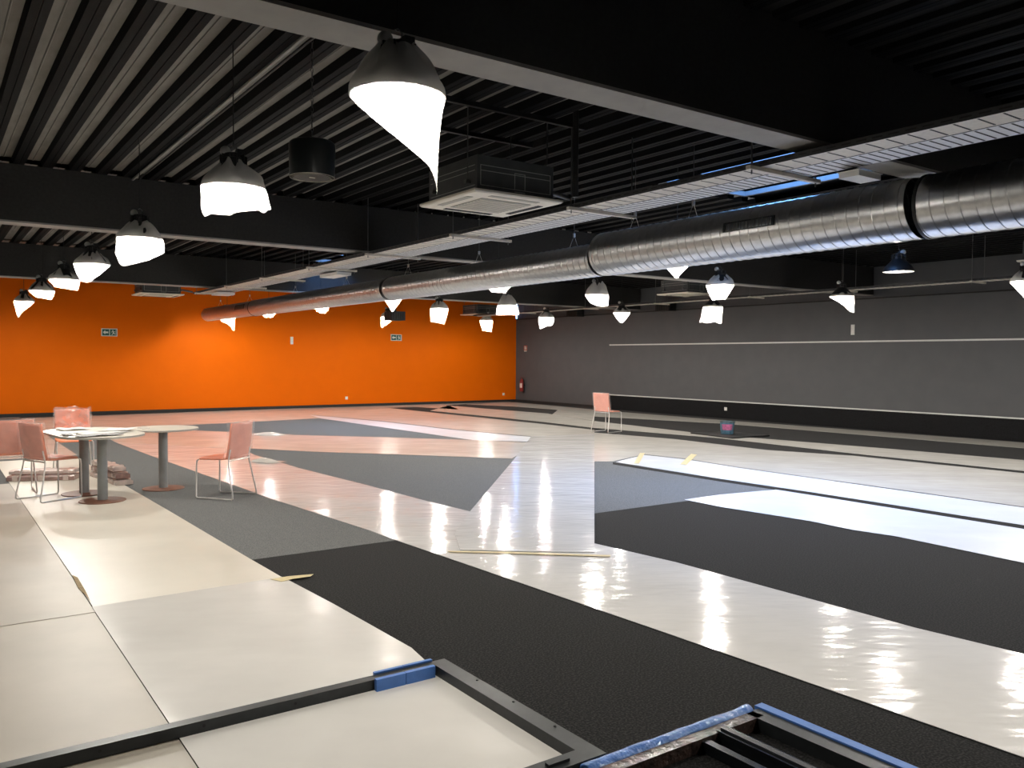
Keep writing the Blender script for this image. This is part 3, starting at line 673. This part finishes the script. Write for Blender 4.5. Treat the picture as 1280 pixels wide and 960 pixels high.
# ------------------------------------------------------------------ chairs
cmesh = {}
def chair_meshes():
    def leg(s): return MB().tube([(s*.205, .195, .445), (s*.215, .215, .43), (s*.218, .22, .38), (s*.22, .225, .03), (s*.22, .215, .012), (s*.22, .19, .010)], .0085, 8)
    def rail(s): return MB().tube([(s*.22, .20, .010), (s*.235, -.24, .010)], .0085, 8)
    def back(s): return MB().tube([(s*.235, -.235, .010), (s*.235, -.252, .02), (s*.233, -.250, .06), (s*.222, -.215, .22), (s*.205, -.18, .40), (s*.195, -.178, .46), (s*.19, -.195, .56)], .0085, 8)
    for s in (-1, 1):
        cmesh['leg', s] = leg(s).mesh('leg', 'chrome', True); cmesh['rail', s] = rail(s).mesh('floor_rail', 'chrome', True); cmesh['back', s] = back(s).mesh('leg', 'chrome', True)
    cmesh['bar'] = MB().tube([(-.205, -.18, .435), (.205, -.18, .435)], .0085, 8).mesh('seat_bar', 'chrome', True)
    def seat_ring(z, k):
        P = []
        for i in range(32):
            a = 2*PI*i/32; c, s = math.cos(a), math.sin(a)
            x = .225*k*abs(c)**.35*(1 if c > 0 else -1); y = .215*k*abs(s)**.35*(1 if s > 0 else -1)
            P.append((x, y+.01, z - .012*max(0, (y-.12)/.1) + .012*max(0, (-y-.1)/.1)))
        return P
    cmesh['seat'] = MB().rings([seat_ring(.442, .93), seat_ring(.447, .99), seat_ring(.458, 1.), seat_ring(.468, .97), seat_ring(.472, .85)]).mesh('seat', 'chair_orange', True)
    cmesh['seat_s'] = MB().rings([seat_ring(.442, .93), seat_ring(.447, .99), seat_ring(.458, 1.), seat_ring(.468, .97), seat_ring(.472, .85)]).mesh('seat', 'chair_salmon', True)
    def bf(off, grow, ns=0., seed=0):
        def fn(u, v):
            x = (-.22-grow + (.44+2*grow)*u)*(1-.04*v); z = .455 + (.40+grow)*v
            y = -.19 - .035*math.sin(v*PI*.5) - .02*v - .045*(1-(2*u-1)**2)*(.6+.4*v) + .03 + off
            if ns:
                y += ns*noise.noise((u*5+seed, v*7, seed)); z += ns*.9*noise.noise((u*9, v*2, seed+4)); x += ns*.5*noise.noise((u*2, v*9, seed+8))
            return (x, y, z)
        return fn
    cmesh['backrest'] = MB().grid(bf(0, 0), 14, 12).mesh('backrest', 'chair_salmon', True)
    for k in range(3): cmesh['film', k] = MB().grid(bf(-.024, .014, .014 if k < 2 else .06, k*3.7), 18, 16).mesh('wrap_film', 'wrap_film', True)
    for k in range(3): cmesh['film2', k] = MB().grid(bf(.028, .014, .014 if k < 2 else .06, k*3.7+9), 18, 16).mesh('wrap_film', 'wrap_film', True)
chair_meshes()
def chair(label, x, y, rz, k=0, z=0., seat='seat'):
    o = thing('chair', label, 'chair', (x, y, z), rz, 'film-wrapped orange chairs')
    obj('seat', cmesh[seat], o)
    b = obj('backrest', cmesh['backrest'], o, solid=.014); obj('wrap_film', cmesh['film', k], b, solid=.002); obj('wrap_film', cmesh['film2', k], b, solid=.002)
    for s in (-1, 1): obj('leg', cmesh['leg', s], o); obj('leg', cmesh['back', s], o); obj('floor_rail', cmesh['rail', s], o)
    obj('seat_bar', cmesh['bar'], o)
def face(dx, dy): return math.atan2(dy, dx)-PI/2
chair('film-wrapped orange chair standing alone right of the round tables', 2.80, 9.62, face(-.295, .355), 0, .003, 'seat_s')
chair('film-wrapped orange chair seen from behind, pushed up to the oval table', 1.14, 10.50, face(.475, .22), 1, .009, 'seat_s')
chair('film-wrapped orange chair cut off by the left edge of the picture', .82, 11.20, face(.02, 1), 0, .009)
chair('crumpled-film orange chair behind the round tables', 1.66, 12.66, face(-.05, -.95), 2, .009)
chair('lone film-wrapped orange chair far off before the dark wall', 12.18, 13.62, face(.75, .12), 0, .006, 'seat_s')

# ------------------------------------------------------------------ round tables and what lies on them
def table(label, x, y, r, z=.009, h=.735):
    o = thing('round_table', label, 'table', (x, y, z), group='round pedestal tables')
    MB().lathe([(.235, 0), (.24, .004), (.235, .010), (.05, .016)], 36).build('base_disc', 'rust', o, True)
    MB().lathe([(.052, .012), (.052, h-.03)], 24).build('post', 'post', o, True)
    MB().box(-.16, .16, -.16, .16, h-.032, h-.024).build('top_bracket', 'post', o)
    t = MB().lathe([(r-.006, h-.024), (r, h-.020), (r, h-.004), (r-.004, h)], 48).build('table_top', 'table_top', o, True)
    MB().lathe([(r+.0015, h-.021), (r+.0015, h-.004)], 48, cap0=False, cap1=False).build('edge_band', 'table_edge', t)
    return o
o = thing('twin_pedestal_table', 'oval table on two grey posts, papers spread over its top', 'table', (0, 0, .009))
TA, TB, TR, TH = Vector((1.59, 10.02, 0)), Vector((1.50, 10.66, 0)), .43, .735
for P in (TA, TB):
    bs = MB().lathe([(.235, 0), (.24, .004), (.235, .010), (.05, .016)], 36, (P.x, P.y, 0)).build('base_disc', 'rust', o, True)
    MB().lathe([(.052, .012), (.052, TH-.03)], 24, (P.x, P.y, 0)).build('post', 'post', o, True)
    MB().box(P.x-.16, P.x+.16, P.y-.16, P.y+.16, TH-.032, TH-.024).build('top_bracket', 'post', o)
def oval(r, n=24):
    a0 = math.atan2(TB.y-TA.y, TB.x-TA.x); out = []
    for C_, s0 in ((TA, a0+PI/2), (TB, a0-PI/2)):
        for i in range(n+1): out.append((C_.x+r*math.cos(s0+PI*i/n), C_.y+r*math.sin(s0+PI*i/n)))
    return out
tt = MB().prism(oval(TR), TH-.024, TH).build('table_top', 'table_top', o)
MB().rings([[(p[0], p[1], z_) for p in oval(TR+.0015)] for z_ in (TH-.021, TH-.004)], cap0=False, cap1=False).build('edge_band', 'table_edge', tt)
table('round pedestal table standing on the grey carpet', 2.35, 10.60, .40, .003)
def paper(label, x, y, z, sx, sy, rz, m, h=.003, seed=0):
    def fn(u, v): return ((u-.5)*sx, (v-.5)*sy, h+.012*noise.noise((u*3+seed, v*3, seed))+.012)
    o = MB().grid(fn, 10, 8).build('paper_sheet', m, None, True, (x, y, z), solid=.0015); o.rotation_euler = (0, 0, rz); tag(o, label, 'paper', 'papers on the tables')
TZ = .745
paper('white paper spread on the oval table', 1.60, 10.10, TZ, .50, .28, .2, 'paper', .0, 1)
paper('grey printed drawing on the oval table', 1.52, 9.80, TZ, .46, .20, .15, 'print_grey', .0, 2)
paper('white paper at the right of the oval table', 1.80, 10.30, TZ, .30, .40, -.5, 'paper', .012, 3)
paper('dark folder under the papers on the left of the oval table', 1.25, 10.03, TZ, .12, .20, .2, 'dark_paper', .0, 4)
paper('white paper at the far end of the oval table', 1.40, 10.80, TZ, .30, .30, .1, 'paper', .0, 5)
cr_ = MB().rings([[((.07+.02*noise.noise((math.cos(a)*2, math.sin(a)*2, i)))*math.sin(PI*(i+.3)/6.6)*math.cos(a), (.10+.03*noise.noise((math.cos(a)*2, math.sin(a)*2, i+7)))*math.sin(PI*(i+.3)/6.6)*math.sin(a), .008*i+.01*noise.noise((i, a, 1))) for a in [2*PI*j/14 for j in range(14)]] for i in range(7)]).build('crumpled_film', 'wrap_film', None, False, (2.06, 10.25, .752)); tag(cr_, 'crumpled ball of clear film between the tables', 'film')

# wrapped long boards lying on the floor behind the tables
def bundle(label, a, b, w_, h_, z, m, seed):
    A, B = Vector((a[0], a[1], 0)), Vector((b[0], b[1], 0)); L = (B-A).length
    o = thing('wrapped_board', label, 'board', (A.x, A.y, z), math.atan2(B.y-A.y, B.x-A.x), 'film-wrapped boards on the floor')
    R = []
    for i in range(9):
        x = L*i/8; k = 1+.04*noise.noise((i*.9, seed, 0))
        R.append([(x, y_*k, z_*k) for y_, z_ in ((-w_/2, 0), (w_/2, 0), (w_/2, h_*.75), (w_*.36, h_), (-w_*.36, h_), (-w_/2, h_*.75))])
    MB().rings(R).build('board_body', m, o)
    for i in (1, 4, 7):
        x = L*i/8; MB().box(x-.03, x+.03, -w_/2*1.05, w_/2*1.05, -.0, h_*1.06).build('film_band', 'wrap', o)
bundle('pale film-wrapped board on top of the pile behind the tables', (1.88, 12.2), (1.98, 11.25), .15, .06, .165, 'wrap', 1)
bundle('brown film-wrapped board in the middle of the pile behind the tables', (1.88, 12.2), (2.00, 11.15), .17, .06, .088, 'wrap_dark', 2)
bundle('film-wrapped board at the bottom of the pile behind the tables', (1.88, 12.2), (2.01, 11.10), .20, .06, .0115, 'wrap', 3)
bundle('upper film-wrapped board lying flat behind the chair legs', (.92, 12.4), (1.62, 12.1), .26, .045, .086, 'wrap', 4)
bundle('brown film-wrapped board lying flat behind the chair legs', (.90, 12.35), (1.62, 12.03), .32, .06, .0115, 'wrap_dark', 5)

# ------------------------------------------------------------------ bucket on its board
bo = MB().prism([(13.30, 11.12), (14.42, 11.05), (14.44, 12.2), (13.45, 12.36)], .008, .03).build('black_board', 'board', None); tag(bo, 'black board lying flat under the paint bucket', 'board')
bk = thing('paint_bucket', 'blue paint bucket with a pink label on a black board', 'bucket', (13.87, 11.72, .031))
MB().lathe([(.125, 0), (.13, .005), (.15, .25), (.155, .262), (.15, .262), (.142, .25), (.12, .03)], 28, cap1=True).build('pail', 'bucket', bk, True)
MB().lathe([(.152, .25), (.162, .252), (.162, .272), (.148, .272)], 28, cap0=False, cap1=False).build('rim', 'bucket_rim', bk, True)
va = math.atan2(-11.72, -13.87)
MB().rings([[((.1375+.02*(zz-.09)/.12)*math.cos(va+t_), (.1375+.02*(zz-.09)/.12)*math.sin(va+t_), zz) for t_ in [(-.75+1.5*i/8) for i in range(9)]] for zz in (.09, .21)], cap0=False, cap1=False, close=False).build('label_sticker', 'bucket_label', bk, solid=.004)
MB().tube([(.155*math.cos(t_), .155*math.sin(t_), .245-.06*math.sin((t_-va-PI/2)*1.0)) for t_ in [va+PI/2+PI*i/10 for i in range(11)]], .004, 6).build('handle', 'chrome', bk)

# ------------------------------------------------------------------ steel frames lying in the foreground
fr1 = thing('steel_frame', 'black steel frame lying on the left sheets, blue guard at one corner', 'frame', (0, 0, .0115), group='steel frames on the floor')
B = .055; FX0, FX1, FY0, FY1 = -.75, 2.16, 2.40, 3.64
def bar(o, name, x0, x1, y0, y1, z0, z1, m): return MB().box(x0, x1, y0, y1, z0, z1).build(name, m, o)
b1 = bar(fr1, 'long_bar', FX0, FX1, FY1-B, FY1, 0, .05, 'frame')
b2 = bar(fr1, 'end_bar', FX1-.085, FX1, FY0+B*1.6, FY1-B, 0, .05, 'frame')
b3 = bar(fr1, 'long_bar', FX0, FX1, FY0, FY0+B*1.6, 0, .05, 'frame')
b4 = bar(fr1, 'end_bar', FX0, FX0+B, FY0+B, FY1-B, 0, .05, 'frame')
for x in (.15, .55, .95, 1.35):
    MB().rings([[(x+.007*math.cos(a), yy, .028+.007*math.sin(a)) for a in [2*PI*j/10 for j in range(10)]] for yy in (FY1-B-.002, FY1-B-.0005)]).build('bolt_hole', 'slot_black', b1)
for y in (2.7, 3.0, 3.3): MB().lathe([(.006, .0), (.006, .003)], 10, (FX1-.02, y, .05)).build('bolt_hole', 'slot_black', b2)
MB().box(FX1-.26, FX1-.16, FY0+.03, FY0+.055, .05, .062).build('catch', 'frame', b3)
g = FY1-B
for x0, x1 in ((1.74, 1.895), (1.899, 2.06)):
    MB().prism([(x0, g-.028), (x1, g-.028), (x1, g-.002), (x0, g-.002)], 0, .057).build('corner_guard', 'blue', fr1)
    MB().prism([(x0+.03, FY1+.002), (x1+.03, FY1+.002), (x1+.03, FY1+.022), (x0+.03, FY1+.022)], 0, .058).build('corner_guard', 'blue', fr1)

fr2 = thing('steel_frame', 'black steel frame in the lower right corner, edges in blue foam', 'frame', (0, 0, .0015), group='steel frames on the floor')
GX, GY = 2.99, 2.39
c1 = bar(fr2, 'end_bar', 2.02, GX-.03, GY-.112, GY-.055, 0, .055, 'brown_film')
# blue foam sleeve in clear film along the end bar
def sleeve(u, v):
    x = 2.02+(GX-2.045)*u; a = PI*v
    return (x, GY-.026+.026*math.cos(PI-a)*1.0+.004*noise.noise((u*14, v*2, 1)), .042+.022*math.sin(a)+.008*noise.noise((u*10, v, 5)) - (.004 if v in (0, 1) else 0))
MB().grid(sleeve, 44, 8).build('foam_sleeve', 'blue_film', fr2, True, solid=.012)
c2 = bar(fr2, 'long_bar', GX-.075, GX+.01, -.6, GY-.05, .0, .055, 'frame')
MB().box(GX+.012, GX+.062, -.6, GY-.03, .0, .062).build('foam_strip', 'blue', fr2)
c3 = bar(fr2, 'inner_rail', GX-.32, GX-.25, -.6, GY-.10, 0, .06, 'frame_gloss')
MB().box(GX-.30, GX-.27, -.6, GY-.105, .06, .068).build('rail_groove', 'frame', c3)
bar(fr2, 'inner_rail', GX-.42, GX-.385, -.6, GY-.10, 0, .045, 'frame_gloss')
